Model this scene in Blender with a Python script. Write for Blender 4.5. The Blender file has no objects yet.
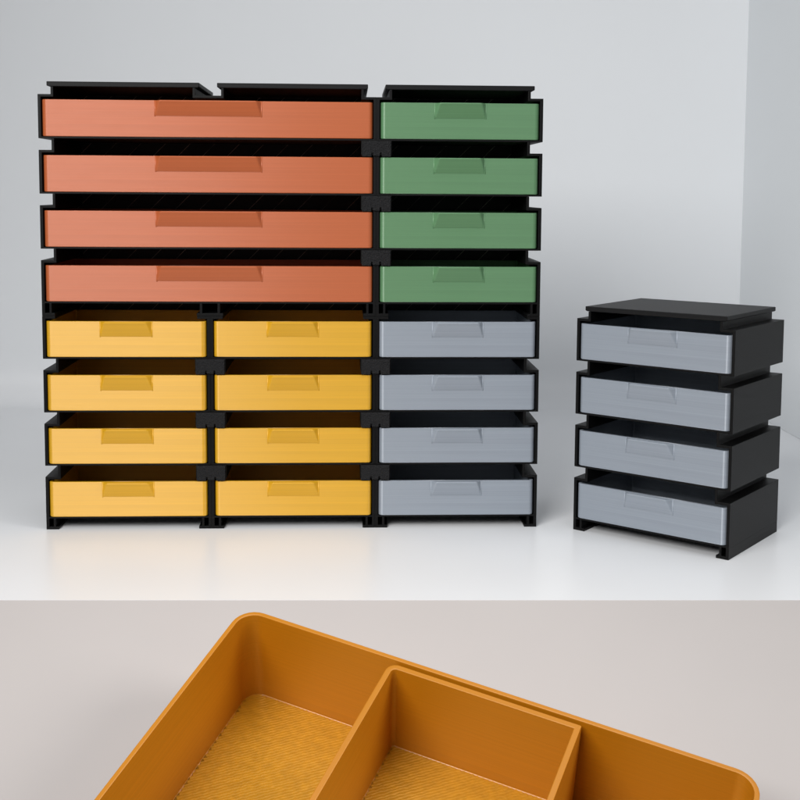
import bpy, bmesh, math, random
from mathutils import Vector, Matrix
random.seed(7)
S = bpy.context.scene
COL = S.collection

# ------------------------------------------------------------------ sizes (1 unit = about 5 cm)
W = 1.64            # width of one drawer module
D = 1.2248          # depth of a module
PITCH = 0.5362      # height of one storey
ZB = 0.1294         # underside of the lowest drawer above the surface a cabinet stands on
LEDGE = 0.4060      # ledge top above the drawer underside
NECK = 0.125        # inset of the rail between two storeys
LIFT = 3 * 0.5362 + 0.5498   # floor level of the upper cabinets' drawers above the lower ones
DH = 0.356          # drawer height

# ------------------------------------------------------------------ materials
def new_mat(name):
    m = bpy.data.materials.new(name); m.use_nodes = True
    nt = m.node_tree; b = nt.nodes['Principled BSDF']
    return m, nt, b

def coords(nt, sx, sy, sz):
    tc = nt.nodes.new('ShaderNodeTexCoord'); mp = nt.nodes.new('ShaderNodeMapping')
    mp.inputs['Scale'].default_value = (sx, sy, sz)
    nt.links.new(tc.outputs['Object'], mp.inputs['Vector'])
    return mp.outputs['Vector']

def noise(nt, vec, scale, detail=3):
    n = nt.nodes.new('ShaderNodeTexNoise'); n.inputs['Scale'].default_value = scale
    n.inputs['Detail'].default_value = detail
    nt.links.new(vec, n.inputs['Vector']); return n.outputs['Fac']

def ramp(nt, fac, stops):
    r = nt.nodes.new('ShaderNodeValToRGB'); e = r.color_ramp.elements
    e[0].position, e[0].color = stops[0][0], stops[0][1] + (1,)
    e[1].position, e[1].color = stops[-1][0], stops[-1][1] + (1,)
    for p, c in stops[1:-1]:
        k = e.new(p); k.color = c + (1,)
    nt.links.new(fac, r.inputs['Fac']); return r.outputs['Color']

def bump(nt, b, h, strength, dist=0.01, prev=None):
    n = nt.nodes.new('ShaderNodeBump'); n.inputs['Strength'].default_value = strength
    n.inputs['Distance'].default_value = dist
    nt.links.new(h, n.inputs['Height'])
    if prev: nt.links.new(prev, n.inputs['Normal'])
    nt.links.new(n.outputs['Normal'], b.inputs['Normal']); return n.outputs['Normal']

def mul(c, k): return tuple(min(1, x * k) for x in c)

def silk(name, col, metallic=0.10, rough=0.45, aniso=1.0, spec=0.75, layers=0.10):
    """silky printed plastic: fine horizontal layers, brushed sheen"""
    m, nt, b = new_mat(name)
    v = coords(nt, 0.15, 0.15, 30)
    f = noise(nt, v, 2.2, 5)
    c = ramp(nt, f, [(0.3, mul(col, 0.93)), (0.7, mul(col, 1.05))])
    nt.links.new(c, b.inputs['Base Color'])
    b.inputs['Metallic'].default_value = metallic; b.inputs['Specular IOR Level'].default_value = spec; b.inputs['IOR'].default_value = 1.6
    b.inputs['Anisotropic'].default_value = aniso; b.inputs['Anisotropic Rotation'].default_value = 0.25
    t = nt.nodes.new('ShaderNodeTangent'); t.direction_type = 'RADIAL'; t.axis = 'Z'
    nt.links.new(t.outputs['Tangent'], b.inputs['Tangent'])
    mr = nt.nodes.new('ShaderNodeMapRange')
    mr.inputs['To Min'].default_value = rough - 0.05; mr.inputs['To Max'].default_value = rough + 0.06
    nt.links.new(noise(nt, coords(nt, 1.2, 1.2, 30), 3), mr.inputs['Value'])
    nt.links.new(mr.outputs['Result'], b.inputs['Roughness'])
    bump(nt, b, noise(nt, coords(nt, 0.8, 0.8, 90), 1.6, 2), layers, 0.006)
    return m

def black_plastic(name, base=0.002, rough=0.5, fuzz=0.0, lines=False):
    m, nt, b = new_mat(name)
    f = noise(nt, coords(nt, 0.7, 0.7, 45), 2.0, 4)
    c0 = (base * 0.85, base * 0.85, base * 0.92); c1 = (base * 1.2, base * 1.2, base * 1.32)
    c = ramp(nt, f, [(0.3, c0), (0.7, c1)])
    nt.links.new(c, b.inputs['Base Color'])
    b.inputs['Roughness'].default_value = rough
    b.inputs['Specular IOR Level'].default_value = 0.16
    n = bump(nt, b, noise(nt, coords(nt, 0.6, 0.6, 80), 1.6, 2), 0.15, 0.006)
    if fuzz:
        bump(nt, b, noise(nt, coords(nt, 1, 1, 1), 75, 3), fuzz, 0.02, n)
    return m

def panel_mat():
    """the back panel: thin diagonal strands left by the printer"""
    m, nt, b = new_mat('black_panel')
    tc = nt.nodes.new('ShaderNodeTexCoord'); sp = nt.nodes.new('ShaderNodeSeparateXYZ')
    nt.links.new(tc.outputs['Object'], sp.inputs[0])
    a = nt.nodes.new('ShaderNodeMath'); a.operation = 'SUBTRACT'
    nt.links.new(sp.outputs['X'], a.inputs[0]); nt.links.new(sp.outputs['Z'], a.inputs[1])
    d = nt.nodes.new('ShaderNodeMath'); d.operation = 'DIVIDE'; d.inputs[1].default_value = 0.262
    nt.links.new(a.outputs[0], d.inputs[0])
    fr = nt.nodes.new('ShaderNodeMath'); fr.operation = 'FRACT'; nt.links.new(d.outputs[0], fr.inputs[0])
    lt = nt.nodes.new('ShaderNodeMath'); lt.operation = 'LESS_THAN'; lt.inputs[1].default_value = 0.035
    nt.links.new(fr.outputs[0], lt.inputs[0])
    ns = noise(nt, coords(nt, 1.5, 1.5, 1.5), 2.5)
    g = nt.nodes.new('ShaderNodeMath'); g.operation = 'MULTIPLY'
    nt.links.new(lt.outputs[0], g.inputs[0]); nt.links.new(ns, g.inputs[1])
    c = ramp(nt, g.outputs[0], [(0.3, (0.006, 0.006, 0.006)), (0.70, (0.5, 0.45, 0.40))])
    nt.links.new(c, b.inputs['Base Color'])
    b.inputs['Roughness'].default_value = 0.6
    return m

def printed_floor(name, col):
    """bottom of the tray: diagonal infill strands"""
    m, nt, b = new_mat(name)
    w = nt.nodes.new('ShaderNodeTexWave'); w.wave_type = 'BANDS'; w.bands_direction = 'X'
    w.inputs['Scale'].default_value = 14.0; w.inputs['Distortion'].default_value = 3.0
    w.inputs['Detail'].default_value = 2; w.inputs['Detail Scale'].default_value = 1.5
    mp = nt.nodes.new('ShaderNodeMapping'); tc = nt.nodes.new('ShaderNodeTexCoord')
    mp.inputs['Rotation'].default_value = (0, 0, math.radians(48))
    nt.links.new(tc.outputs['Object'], mp.inputs['Vector']); nt.links.new(mp.outputs[0], w.inputs['Vector'])
    c = ramp(nt, noise(nt, coords(nt, 1, 1, 1), 17, 6), [(0.3, mul(col, 0.88)), (0.7, mul(col, 1.08))])
    nt.links.new(c, b.inputs['Base Color'])
    b.inputs['Metallic'].default_value = 0.25; b.inputs['Roughness'].default_value = 0.36
    n = bump(nt, b, w.outputs['Fac'], 0.11, 0.012)
    bump(nt, b, noise(nt, coords(nt, 1, 1, 1), 26, 4), 0.22, 0.012, n)
    return m

def matte(name, col, rough, var=0.03, scale=1.2, spec=0.5, bmp=0.0):
    m, nt, b = new_mat(name)
    f = noise(nt, coords(nt, 1, 1, 1), scale, 4)
    c = ramp(nt, f, [(0.25, mul(col, 1 - var)), (0.75, mul(col, 1 + var))])
    nt.links.new(c, b.inputs['Base Color'])
    b.inputs['Roughness'].default_value = rough
    b.inputs['Specular IOR Level'].default_value = spec; b.inputs['IOR'].default_value = 1.6
    if bmp: bump(nt, b, noise(nt, coords(nt, 1, 1, 1), 90, 3), bmp, 0.004)
    return m

COPPER = (0.44, 0.107, 0.034)
GREEN = (0.098, 0.222, 0.105)
GOLD = (0.64, 0.340, 0.012)
GREY = (0.27, 0.303, 0.350)
M = dict(
    copper=silk('copper_silk', COPPER, spec=0.6), green=silk('green_silk', GREEN), gold=silk('gold_silk', GOLD),
    grey=silk('grey_silk', GREY, metallic=0.15), black=black_plastic('black_print'),
    cap=black_plastic('black_cover', 0.006, 0.5), clip=black_plastic('black_rough_print', 0.010, 0.6, 0.9),
    copper_pull=silk('copper_pull', COPPER, 0.05, 0.40, 0, 0.4, 0.03), green_pull=silk('green_pull', GREEN, 0.05, 0.40, 0, 0.4, 0.03),
    gold_pull=silk('gold_pull', GOLD, 0.05, 0.40, 0, 0.4, 0.03), grey_pull=silk('grey_pull', GREY, 0.1, 0.40, 0, 0.4, 0.03),
    panel=panel_mat(), tray=silk('tray_gold', (0.48, 0.178, 0.003), 0.05, 0.36, 0.0, 0.65),
    trayfloor=printed_floor('tray_floor_gold', (0.54, 0.25, 0.010)),
    table=matte('white_lacquer', (0.78, 0.79, 0.81), 0.30, 0.012, 0.6, 0.3),
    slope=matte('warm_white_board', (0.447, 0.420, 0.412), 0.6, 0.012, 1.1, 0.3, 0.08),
    wallback=None, wall=matte('white_wall', (0.745, 0.76, 0.78), 0.85, 0.012, 0.35, 0.2, 0.05),
    wall2=matte('white_side_wall', (0.755, 0.78, 0.80), 0.85, 0.012, 0.35, 0.2, 0.05),
)

def back_wall_mat():
    """white wall whose rounded foot runs over into the white of the table"""
    m = matte('white_back_wall', (0.745, 0.76, 0.78), 0.85, 0.012, 0.35, 0.2, 0.05)
    nt = m.node_tree; b = nt.nodes['Principled BSDF']; src = b.inputs['Base Color'].links[0].from_socket
    tc = nt.nodes.new('ShaderNodeTexCoord'); sp = nt.nodes.new('ShaderNodeSeparateXYZ'); nt.links.new(tc.outputs['Object'], sp.inputs[0])
    mr = nt.nodes.new('ShaderNodeMapRange'); mr.interpolation_type = 'SMOOTHSTEP'
    mr.inputs['From Min'].default_value = 0.0; mr.inputs['From Max'].default_value = 0.9
    nt.links.new(sp.outputs['Z'], mr.inputs['Value'])
    mx = nt.nodes.new('ShaderNodeMix'); mx.data_type = 'RGBA'
    nt.links.new(mr.outputs['Result'], mx.inputs['Factor']); mx.inputs['A'].default_value = (0.78, 0.79, 0.81, 1)
    nt.links.new(src, mx.inputs['B']); nt.links.new(mx.outputs['Result'], b.inputs['Base Color'])
    r = nt.nodes.new('ShaderNodeMapRange'); r.inputs['To Min'].default_value = 0.3; r.inputs['To Max'].default_value = 0.85
    nt.links.new(mr.outputs['Result'], r.inputs['Value']); nt.links.new(r.outputs['Result'], b.inputs['Roughness'])
    return m
M['wallback'] = back_wall_mat()

# ------------------------------------------------------------------ mesh helpers
def add_box(bm, x0, x1, y0, y1, z0, z1, bev=0.0):
    t = bmesh.new()
    vs = [t.verts.new((x, y, z)) for x in (x0, x1) for y in (y0, y1) for z in (z0, z1)]
    for f in ((0, 1, 3, 2), (4, 6, 7, 5), (0, 4, 5, 1), (2, 3, 7, 6), (0, 2, 6, 4), (1, 5, 7, 3)):
        t.faces.new([vs[i] for i in f])
    merge(bm, t, bev)

def add_prism(bm, poly, y0, y1, bev=0.0):
    """poly: (x, z) outline seen from the front, pushed from y0 back to y1"""
    t = bmesh.new()
    a = [t.verts.new((x, y0, z)) for x, z in poly]; b = [t.verts.new((x, y1, z)) for x, z in poly]
    t.faces.new(a); t.faces.new(b[::-1])
    n = len(poly)
    for i in range(n):
        j = (i + 1) % n
        t.faces.new((a[j], a[i], b[i], b[j]))
    merge(bm, t, bev)

def merge(bm, t, bev):
    bmesh.ops.recalc_face_normals(t, faces=t.faces)
    if bev:
        bmesh.ops.bevel(t, geom=t.edges[:], offset=bev, segments=2, profile=0.5, affect='EDGES', clamp_overlap=True)
    me = bpy.data.meshes.new('tmp'); t.to_mesh(me); t.free()
    bm.from_mesh(me); bpy.data.meshes.remove(me)

def rrect(x0, x1, y0, y1, r, seg=7):
    """rounded rectangle, counter-clockwise; r may be one radius or four (front-left, front-right, back-right, back-left)"""
    if not isinstance(r, (tuple, list)): r = (r,) * 4
    pts = []
    for cx, cy, rr, a0 in ((x0, y0, r[0], 180), (x1, y0, r[1], 270), (x1, y1, r[2], 0), (x0, y1, r[3], 90)):
        px = cx + rr if cx == x0 else cx - rr; py = cy + rr if cy == y0 else cy - rr
        for i in range(seg + 1):
            a = math.radians(a0 + 90 * i / seg)
            pts.append((px + rr * math.cos(a), py + rr * math.sin(a)))
    return pts

def add_tub(bm, x0, x1, y0, y1, h, wall, floor, r, foot=0.012, fillet=0.03, rim=0.006):
    """open-topped box with rounded corners"""
    def R(d): return tuple(max(0.004, q - d) for q in (r if isinstance(r, (tuple, list)) else (r,) * 4))
    def loop(d, z): return [bm.verts.new((x, y, z)) for x, y in rrect(x0 + d, x1 - d, y0 + d, y1 - d, R(d))]
    loops = [loop(foot, 0), loop(foot * 0.3, foot * 0.3), loop(0, foot), loop(0, h - rim), loop(rim * 0.3, h - rim * 0.3), loop(rim, h),
             loop(wall - rim, h), loop(wall - rim * 0.3, h - rim * 0.3), loop(wall, h - rim)]
    for i in range(5):
        a = math.pi / 2 * i / 4
        loops.append(loop(wall + fillet * (1 - math.cos(a)), floor + fillet * (1 - math.sin(a))))
    for a, b in zip(loops[:-1], loops[1:]):
        n = len(a)
        for i in range(n):
            j = (i + 1) % n
            bm.faces.new((a[i], a[j], b[j], b[i]))
    bm.faces.new(loops[0][::-1]); bm.faces.new(loops[-1])

def obj(name, bm, mat, parent=None, smooth=False, loc=None):
    me = bpy.data.meshes.new(name); bmesh.ops.recalc_face_normals(bm, faces=bm.faces)
    bm.to_mesh(me); bm.free(); me.materials.append(mat)
    if smooth:
        me.shade_smooth()
        if hasattr(me, 'set_sharp_from_angle'): me.set_sharp_from_angle(angle=math.radians(32))
    o = bpy.data.objects.new(name, me); COL.objects.link(o)
    if parent: o.parent = parent
    if loc: o.location = loc
    return o

def tag(o, label=None, cat=None, group=None, kind=None):
    if label: o['label'] = label
    if cat: o['category'] = cat
    if group: o['group'] = group
    if kind: o['kind'] = kind
    return o

def thing(name, label, cat, loc, rotz=0, group=None):
    o = bpy.data.objects.new(name, None); COL.objects.link(o); o.empty_display_size = 0.2
    o.location = loc; o.rotation_euler = (0, 0, rotz)
    return tag(o, label, cat, group)

# ------------------------------------------------------------------ cabinet parts
def frame_bm(w, neck, base=False, middle_top=False, middle_base=False, foot=ZB):
    """one storey of a cabinet; z = 0 is the underside of its drawer, y = 0 the front"""
    bm = bmesh.new(); t = 0.030; f0, f1 = -0.018, -0.002; tk = 0.026
    lo, li = NECK, NECK + 0.026
    top = LEDGE + neck
    poly = [(0, f0), (w, f0), (w, LEDGE), (w - lo, LEDGE)]
    if neck: poly += [(w - lo, top), (w - li, top)]
    else: poly += [(w - lo, LEDGE - 0.002)]
    poly += [(w - (li if neck else lo), LEDGE - tk), (w - t, LEDGE - tk), (w - t, f1), (t, f1), (t, LEDGE - tk), ((li if neck else lo), LEDGE - tk)]
    if neck: poly += [(li, top), (lo, top)]
    else: poly += [(lo, LEDGE - 0.002)]
    poly += [(lo, LEDGE), (0, LEDGE)]
    add_prism(bm, poly, 0, D, 0.003)
    if base:
        for sgn, x in ((1, 0), (-1, w)):
            def X(a): return x + sgn * a
            p = [(X(0), f0 + 0.001), (X(0), -foot), (X(0.125), -foot), (X(0.125), -foot + 0.028), (X(0.095), -foot + 0.028), (X(0.095), f0 + 0.001),
                 (X(0.072), f0 + 0.001), (X(0.072), -foot + 0.028), (X(t), -foot + 0.028), (X(t), f0 + 0.001)]
            add_prism(bm, p if sgn > 0 else p[::-1], 0.001, D - 0.001, 0.003)
        if middle_base:
            c = w / 2
            p = [(c - 0.13, -foot), (c + 0.13, -foot), (c + 0.13, -foot + 0.028), (c + 0.100, -foot + 0.028), (c + 0.100, f0 + 0.001), (c + 0.074, f0 + 0.001),
                 (c + 0.074, -foot + 0.028), (c - 0.074, -foot + 0.028), (c - 0.074, f0 + 0.001), (c - 0.100, f0 + 0.001), (c - 0.100, -foot + 0.028), (c - 0.13, -foot + 0.028)]
            add_prism(bm, p, 0.001, D - 0.001, 0.003)
    if middle_top:
        c = w / 2
        p = [(c - li, LEDGE - tk), (c + li, LEDGE - tk), (c + li, top), (c + lo, top), (c + lo, LEDGE), (c - lo, LEDGE), (c - lo, top), (c - li, top)]
        add_prism(bm, p, 0.001, D - 0.001, 0.003)
    return bm

def panel_bm(w, top, foot):
    """closed back of a storey, let a little into the walls around it"""
    bm = bmesh.new()
    if foot: add_box(bm, 0.022, w - 0.022, D - 0.033, D - 0.005, -foot + 0.020, -0.012)
    add_box(bm, 0.020, w - 0.020, D - 0.034, D - 0.004, -0.011, LEDGE - 0.012)
    if top > LEDGE: add_box(bm, NECK + 0.010, w - NECK - 0.010, D - 0.032, D - 0.006, LEDGE - 0.014, top + 0.0001)
    else: add_box(bm, NECK - 0.02, w - NECK + 0.02, D - 0.032, D - 0.006, LEDGE - 0.014, LEDGE + 0.024)
    return bm

PX = 0.036
def drawer_bm(w):
    bm = bmesh.new()
    add_tub(bm, PX, w - PX, -0.006, D - 0.05, DH, 0.032, 0.030, 0.048)
    return bm

def pull_bm(c, wid):
    """finger pull: a wedge that leans out of the drawer front towards the top, open above"""
    bm = bmesh.new(); y = -0.0055; d = 0.065; h0, h1 = DH - 0.158, DH - 0.001; ins = 0.050; q = 0.016
    a, b = c - wid / 2, c + wid / 2
    A0 = bm.verts.new((a, y, h0)); B0 = bm.verts.new((b, y, h0))
    At = bm.verts.new((a, y, h1)); Bt = bm.verts.new((b, y, h1))
    Ap = bm.verts.new((a + ins, y - d, h1)); Bp = bm.verts.new((b - ins, y - d, h1))
    ia = bm.verts.new((a + q, y - 0.001, h1)); ib = bm.verts.new((b - q, y - 0.001, h1))
    ja = bm.verts.new((a + ins + q * 0.7, y - d + q, h1)); jb = bm.verts.new((b - ins - q * 0.7, y - d + q, h1))
    ka = bm.verts.new((a + q, y - 0.001, h0 + 0.045)); kb = bm.verts.new((b - q, y - 0.001, h0 + 0.045))
    for f in ((A0, B0, Bp, Ap), (A0, Ap, At), (B0, Bt, Bp), (A0, At, Bt, B0),
              (Ap, Bp, jb, ja), (At, Ap, ja, ia), (Bp, Bt, ib, jb), (At, ia, ib, Bt),
              (ja, jb, kb, ka), (ia, ja, ka), (ib, kb, jb), (ia, ka, kb, ib)):
        try: bm.faces.new(f)
        except ValueError: pass
    bmesh.ops.recalc_face_normals(bm, faces=bm.faces)
    ed = [e for e in bm.edges if (Ap in e.verts or Bp in e.verts or (A0 in e.verts and B0 in e.verts)) and not (ja in e.verts or jb in e.verts)]
    bmesh.ops.bevel(bm, geom=ed, offset=0.014, segments=3, profile=0.5, affect='EDGES', clamp_overlap=True)
    for x in (a, b):                          # the rounded turn where the front bends into the pull
        n = 10; r = 0.0075
        lo_ = [bm.verts.new((x + r * math.cos(2 * math.pi * i / n), y + 0.001 + r * math.sin(2 * math.pi * i / n), h0 + 0.006)) for i in range(n)]
        up_ = [bm.verts.new((v.co.x, v.co.y, h1 - 0.001)) for v in lo_]
        tip = bm.verts.new((x, y + 0.003, h0 - 0.004))
        for i in range(n):
            j = (i + 1) % n
            f = bm.faces.new((lo_[i], lo_[j], up_[j], up_[i])); f.smooth = True
            bm.faces.new((lo_[j], lo_[i], tip))
        bm.faces.new(up_)
    return bm

def cover_bm(w):
    """top cover: flat plate overhanging its rail"""
    bm = bmesh.new(); i = 0.0856
    z0, z1 = LEDGE + 0.074, LEDGE + 0.123
    p = [(i, z1), (i, z0 + 0.008), (i + 0.022, z0), (w - i - 0.022, z0), (w - i, z0 + 0.008), (w - i, z1)]
    add_prism(bm, p, 0.006, D - 0.010, 0.006)
    return bm

MESH = {}
def weigh(o):
    if o.name.startswith(('drawer', 'tray', 'divider')):
        m = o.modifiers.new('weighted_normals', 'WEIGHTED_NORMAL'); m.keep_sharp = True; m.weight = 100
def get(key, fn):
    if key not in MESH:
        o = fn(); MESH[key] = o.data; weigh(o); return o
    o = bpy.data.objects.new(MESH[key].name.split('.')[0], MESH[key]); COL.objects.link(o); weigh(o); return o

def cabinet(name, label, cat, loc, rotz, w, colour, covers, group=None, foot=ZB):
    t = thing(name, label, cat, loc, rotz, group)
    for k in range(4):                       # k = 0 lowest
        z = foot + k * PITCH
        top = k == 3
        neck = (0.073 if covers else 0.0) if top else PITCH - LEDGE - 0.0185
        wide = w > W * 1.5
        f = get(('f', w, k == 0, round(neck, 3), round(foot, 4)),
                lambda: obj('frame', frame_bm(w, neck, k == 0, top and wide and covers, k == 0 and wide, foot), M['black']))
        f.parent = t; f.location = (0, 0, z)
        p = get(('p', w, k == 0, round(neck, 3), round(foot, 4)), lambda: obj('back_panel', panel_bm(w, LEDGE + neck, foot if k == 0 else 0), M['panel']))
        p.parent = f
        d = get(('d', w, colour), lambda: obj('drawer', drawer_bm(w), M[colour], smooth=True))
        d.parent = t; d.location = (random.uniform(-.004, .004), random.uniform(-.008, .004), z); d.rotation_euler = (0, 0, math.radians(random.uniform(-.25, .25)))
        h = get(('h', w, colour), lambda: obj('pull', pull_bm(w / 2, 0.505 if not wide else 1.03), M[colour + '_pull']))
        h.parent = d
    if covers:
        for i in range(covers):
            c = get(('c', W), lambda: obj('top_cover', cover_bm(W), M['cap']))
            c.parent = t; c.location = (i * W, 0, foot + 3 * PITCH)
    return t

UP = LIFT - 0.1423 + 0.1294   # the upper cabinets' feet stand on the lower cabinets' ledges
UPF = 0.1423
G1 = 'drawer cabinets stacked into one large block'
cabinet('drawer_cabinet', 'left one of the two cabinets with four yellow drawers, under the copper drawers', 'drawer cabinet', (0, 0, 0), 0, W, 'gold', 0, G1)
cabinet('drawer_cabinet', 'right one of the two yellow-drawer cabinets, between yellow drawers and grey drawers', 'drawer cabinet', (W, 0, 0), 0, W, 'gold', 0, G1)
cabinet('drawer_cabinet', 'black cabinet with four grey drawers built into the big block, under the green drawers', 'drawer cabinet', (2 * W, 0, 0), 0, W, 'grey', 0, G1)
cabinet('drawer_cabinet', 'wide black cabinet with four long copper drawers on top of the yellow ones', 'drawer cabinet', (0, 0, UP), 0, 2 * W, 'copper', 2, G1, UPF)
cabinet('drawer_cabinet', 'black cabinet with four green drawers beside the copper drawers', 'drawer cabinet', (2 * W, 0, UP), 0, W, 'green', 1, G1, UPF)
cabinet('drawer_cabinet', 'free-standing black cabinet with four grey drawers, turned at an angle', 'drawer cabinet',
        (5.2776, -0.0988, 0), math.radians(-40.1725), W, 'grey', 1)

# ------------------------------------------------------------------ clips that join neighbouring cabinets
def clip_bm():
    bm = bmesh.new()
    zt = PITCH - LEDGE - 0.0185; zb = -0.042; s0, s1, sh = 0.034, 0.050, -0.004
    p = [(-0.142, zb), (-s1, zb), (-s1, sh), (-s0, sh), (-s0, zb + 0.006), (s0, zb + 0.006), (s0, sh), (s1, sh), (s1, zb), (0.142, zb), (0.142, zt), (-0.142, zt)]
    add_prism(bm, p, -0.022, -0.003, 0.004)
    add_box(bm, -0.120, 0.120, -0.004, D * 0.9, 0.004, zt - 0.0004, 0.003)
    return bm
clip0 = None
rows = [('lowest', 'second lowest'), ('second lowest', 'second highest'), ('second highest', 'highest')]
spots = []
for k, (a, b) in enumerate(rows):
    spots.append((W, ZB + k * PITCH + LEDGE, f'black clip between the left and right yellow drawers, just above the {a} row'))
for k, (a, b) in enumerate(rows):
    spots.append((2 * W, ZB + k * PITCH + LEDGE, f'black clip between the yellow and grey drawers, just above the {a} row'))
for k, (a, b) in enumerate(rows):
    spots.append((2 * W, UP + UPF + k * PITCH + LEDGE, f'black clip between the copper and green drawers, just above the {a} row'))
for x, z, lab in spots:
    if clip0 is None: c = clip0 = obj('joining_clip', clip_bm(), M['clip'])
    else: c = clip0.copy(); COL.objects.link(c)
    c.location = (x, 0, z); tag(c, lab, 'clip', 'clips joining the cabinets')

# ------------------------------------------------------------------ table, walls and the sloped board in front
EDGE = Vector((3.4623, -2.1621, 0)); U = Vector((0.999697, -0.0246127, 0)).normalized(); F = Vector((U.y, -U.x, 0))
BACK = 9.30
def quad_prism(name, pts, thick_dir, mat):
    bm = bmesh.new()
    a = [bm.verts.new(p) for p in pts]; b = [bm.verts.new(Vector(p) + thick_dir) for p in pts]
    bm.faces.new(a); bm.faces.new(b[::-1])
    for i in range(4):
        j = (i + 1) % 4; bm.faces.new((a[j], a[i], b[i], b[j]))
    return tag(obj(name, bm, mat), kind='structure')
RW = 9.245                                   # where the right wall meets the back wall
bl = EDGE - U * 14; br = EDGE + U * 5.9
quad_prism('tabletop', [bl, br, br - F * (BACK + 0.2), bl - F * (BACK + 0.2)], Vector((0, 0, -0.08)), M['table'])
wl = EDGE - F * BACK - U * 14; wr = EDGE - F * BACK + U * 6.2
bm = bmesh.new(); prof = []
R_ = 0.6
for i in range(13):
    a = math.radians(90 * i / 12); prof.append((R_ * (1 - math.sin(a)), R_ * (1 - math.cos(a)) - 0.002))
prof += [(0, 9), (-0.2, 9), (-0.2, -0.002)]
pa = [bm.verts.new(wl + F * d + Vector((0, 0, z))) for d, z in prof]; pb = [bm.verts.new(wr + F * d + Vector((0, 0, z))) for d, z in prof]
for i in range(len(prof)):
    j = (i + 1) % len(prof); bm.faces.new((pa[i], pa[j], pb[j], pb[i]))
bm.faces.new(pa); bm.faces.new(pb[::-1])
tag(obj('back_wall', bm, M['wallback'], smooth=True), kind='structure')
s0 = Vector((RW, 7.2, 0.003)); s1 = Vector((RW - 0.0, -1.9, 0.003))
quad_prism('side_wall', [s0, s1, s1 + Vector((0, 0, 9)), s0 + Vector((0, 0, 9))], Vector((0.2, 0, 0)), M['wall2'])

TILT = math.radians(23.5725)
SD = F * math.cos(TILT) - Vector((0, 0, 1)) * math.sin(TILT); SN = U.cross(SD)
if SN.z < 0: SN = -SN
o0 = EDGE + SD * 0.004
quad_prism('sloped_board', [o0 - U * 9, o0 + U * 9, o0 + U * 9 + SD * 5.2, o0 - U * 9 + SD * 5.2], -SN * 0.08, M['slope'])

# ------------------------------------------------------------------ the gold tray with its bin, lying on the sloped board
ANG = math.radians(24.0371)
ex = U * math.cos(ANG) + SD * math.sin(ANG); ey = -U * math.sin(ANG) + SD * math.cos(ANG)
org = EDGE + U * -1.1821 + SD * 0.9679
TW, TD, TH = 3.7066, 2.9, 0.8354
MAT = Matrix((( ex.x, -ey.x, SN.x, org.x), (ex.y, -ey.y, SN.y, org.y), (ex.z, -ey.z, SN.z, org.z), (0, 0, 0, 1)))
def saw_floor(x0, x1, y0, y1, z, step, amp):
    """floor sheet whose border is the saw-tooth of the printer's turning strands"""
    bm = bmesh.new(); pts = []
    def side(p, q):
        L = (Vector(q) - Vector(p)).length; n = max(3, int(L / step)); d = (Vector(q) - Vector(p)) / n
        nrm = Vector((-d.y, d.x)).normalized()
        for i in range(n):
            b0 = Vector(p) + d * i
            pts.append(b0 + nrm * random.uniform(0.35, 1.0) * amp); pts.append(b0 + d * random.uniform(.4, .6) - nrm * 0.002)
    c = [(x0, y0), (x1, y0), (x1, y1), (x0, y1)]
    for i in range(4): side(c[i], c[(i + 1) % 4])
    a = [bm.verts.new((p.x, p.y, z)) for p in pts]; b = [bm.verts.new((p.x, p.y, z - 0.012)) for p in pts]
    f = bm.faces.new(a); n = len(a)
    for i in range(n): bm.faces.new((a[i - 1], b[i - 1], b[i], a[i]))
    bmesh.ops.triangulate(bm, faces=[f])
    return bm
# tray axes: x along the back wall, y towards the back (the front is at y = -TD)
bm = bmesh.new(); add_tub(bm, 0, TW, -TD, 0, TH, 0.036, 0.040, 0.17, 0.02, 0.010, 0.009)
tray = obj('tray', bm, M['tray'], smooth=True)
tray.matrix_world = MAT; weigh(tray)
tag(tray, 'large gold yellow open tray with rounded corners, a narrower bin inside it', 'tray')
fl = obj('floor_sheet', saw_floor(0.043, TW - 0.043, -TD + 0.043, -0.043, 0.0435, 0.035, 0.022), M['trayfloor'], tray)
BX0, BX1 = 1.190, 2.556
bm = bmesh.new(); add_tub(bm, 0, BX1 - BX0, -TD + 0.15, 0, 0.786, 0.043, 0.035, (0.02, 0.02, 0.012, 0.075), 0.008, 0.012, 0.008)
bin_ = obj('divider_bin', bm, M['tray'], smooth=True)
bin_.matrix_world = MAT @ Matrix.Translation((BX0, -0.068, 0.050))
weigh(bin_); tag(bin_, 'narrower gold yellow bin set inside the large tray, against its back wall', 'bin')
obj('floor_sheet', saw_floor(0.050, BX1 - BX0 - 0.050, -TD + 0.200, -0.050, 0.0385, 0.035, 0.020), M['trayfloor'], bin_)

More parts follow.
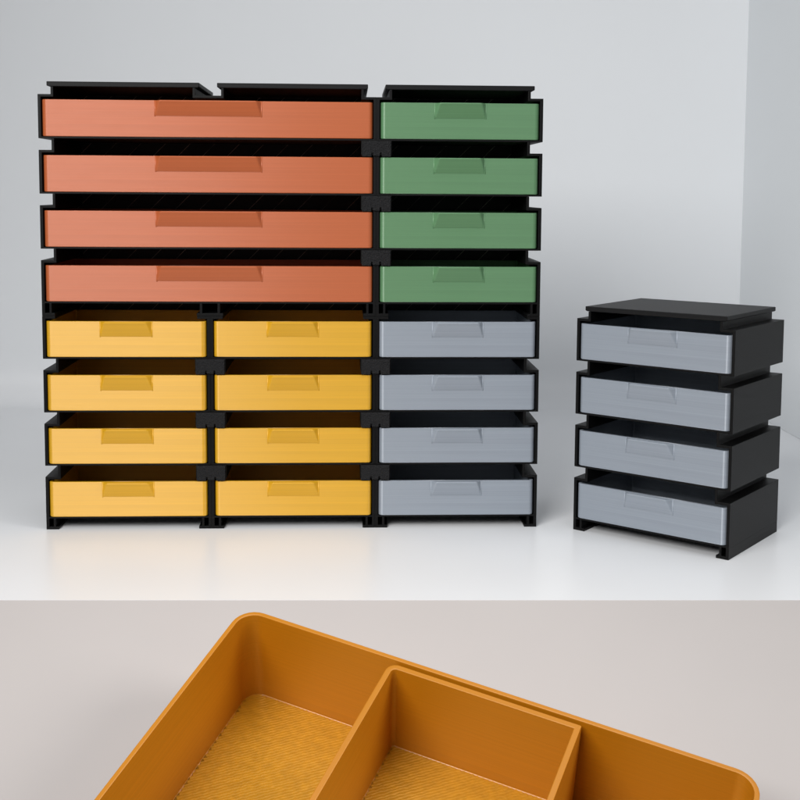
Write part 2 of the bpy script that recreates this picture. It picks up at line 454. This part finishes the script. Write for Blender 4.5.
# ------------------------------------------------------------------ light
def area(name, loc, target, size, energy, col=(1, 1, 1), spread=180, size_y=None):
    l = bpy.data.lights.new(name, 'AREA'); l.energy = energy; l.size = size; l.color = col
    if size_y: l.shape = 'RECTANGLE'; l.size_y = size_y
    l.spread = math.radians(spread)
    o = bpy.data.objects.new(name, l); COL.objects.link(o); o.location = loc
    o.rotation_euler = (Vector(target) - Vector(loc)).to_track_quat('-Z', 'Y').to_euler(); return o
area('window_light', (-3.2, -13.0, 9.8), (7.0, 2, 1.2), 9, 1060, (1.0, 0.99, 0.97), 105, 7)
area('ceiling_light', (5, -5.5, 13), (5, 0, 0), 8, 430, (0.96, 0.98, 1.0))
sp = bpy.data.lights.new('tray_fill_spot', 'SPOT'); sp.energy = 7800; sp.color = (1.0, 0.95, 0.90); sp.spot_size = math.radians(36); sp.spot_blend = 0.9; sp.shadow_soft_size = 4.2  # added fill spot aimed at the tray, brightens its left inner wall
so = bpy.data.objects.new('tray_fill_spot', sp); COL.objects.link(so); so.location = (12.5, -8.0, 4.6)
so.rotation_euler = (Vector((3.4, -4.6, -0.6)) - Vector((12.5, -8.0, 4.6))).to_track_quat('-Z', 'Y').to_euler()
w = bpy.data.worlds.new('World'); S.world = w; w.use_nodes = True
bg = w.node_tree.nodes['Background']; bg.inputs['Color'].default_value = (0.93, 0.96, 1.0, 1); bg.inputs['Strength'].default_value = 0.18

# ------------------------------------------------------------------ camera
def camera():
    p, r, y = (math.radians(a) for a in (5.2359, -0.3589, -2.4696))
    Rz = Matrix.Rotation(y, 3, 'Z'); Rx = Matrix.Rotation(-p, 3, 'X'); Ry = Matrix.Rotation(r, 3, 'Y')
    R = Rz @ Rx @ Ry
    right, fwd, up = R.col[0], R.col[1], R.col[2]
    m = Matrix((right, up, -fwd)).transposed().to_4x4(); m.translation = (3.0048, -11.935, 3.4054)
    c = bpy.data.cameras.new('camera'); c.lens = 36 * 1207.1265 / 800; c.sensor_width = 36; c.shift_y = -0.125
    c.clip_end = 500; c.clip_start = 0.05
    o = bpy.data.objects.new('camera', c); COL.objects.link(o); o.matrix_world = m; S.camera = o
camera()
S.view_settings.view_transform = 'Standard'; S.view_settings.look = 'None'; S.view_settings.exposure = 0
S.cycles.max_bounces = 10
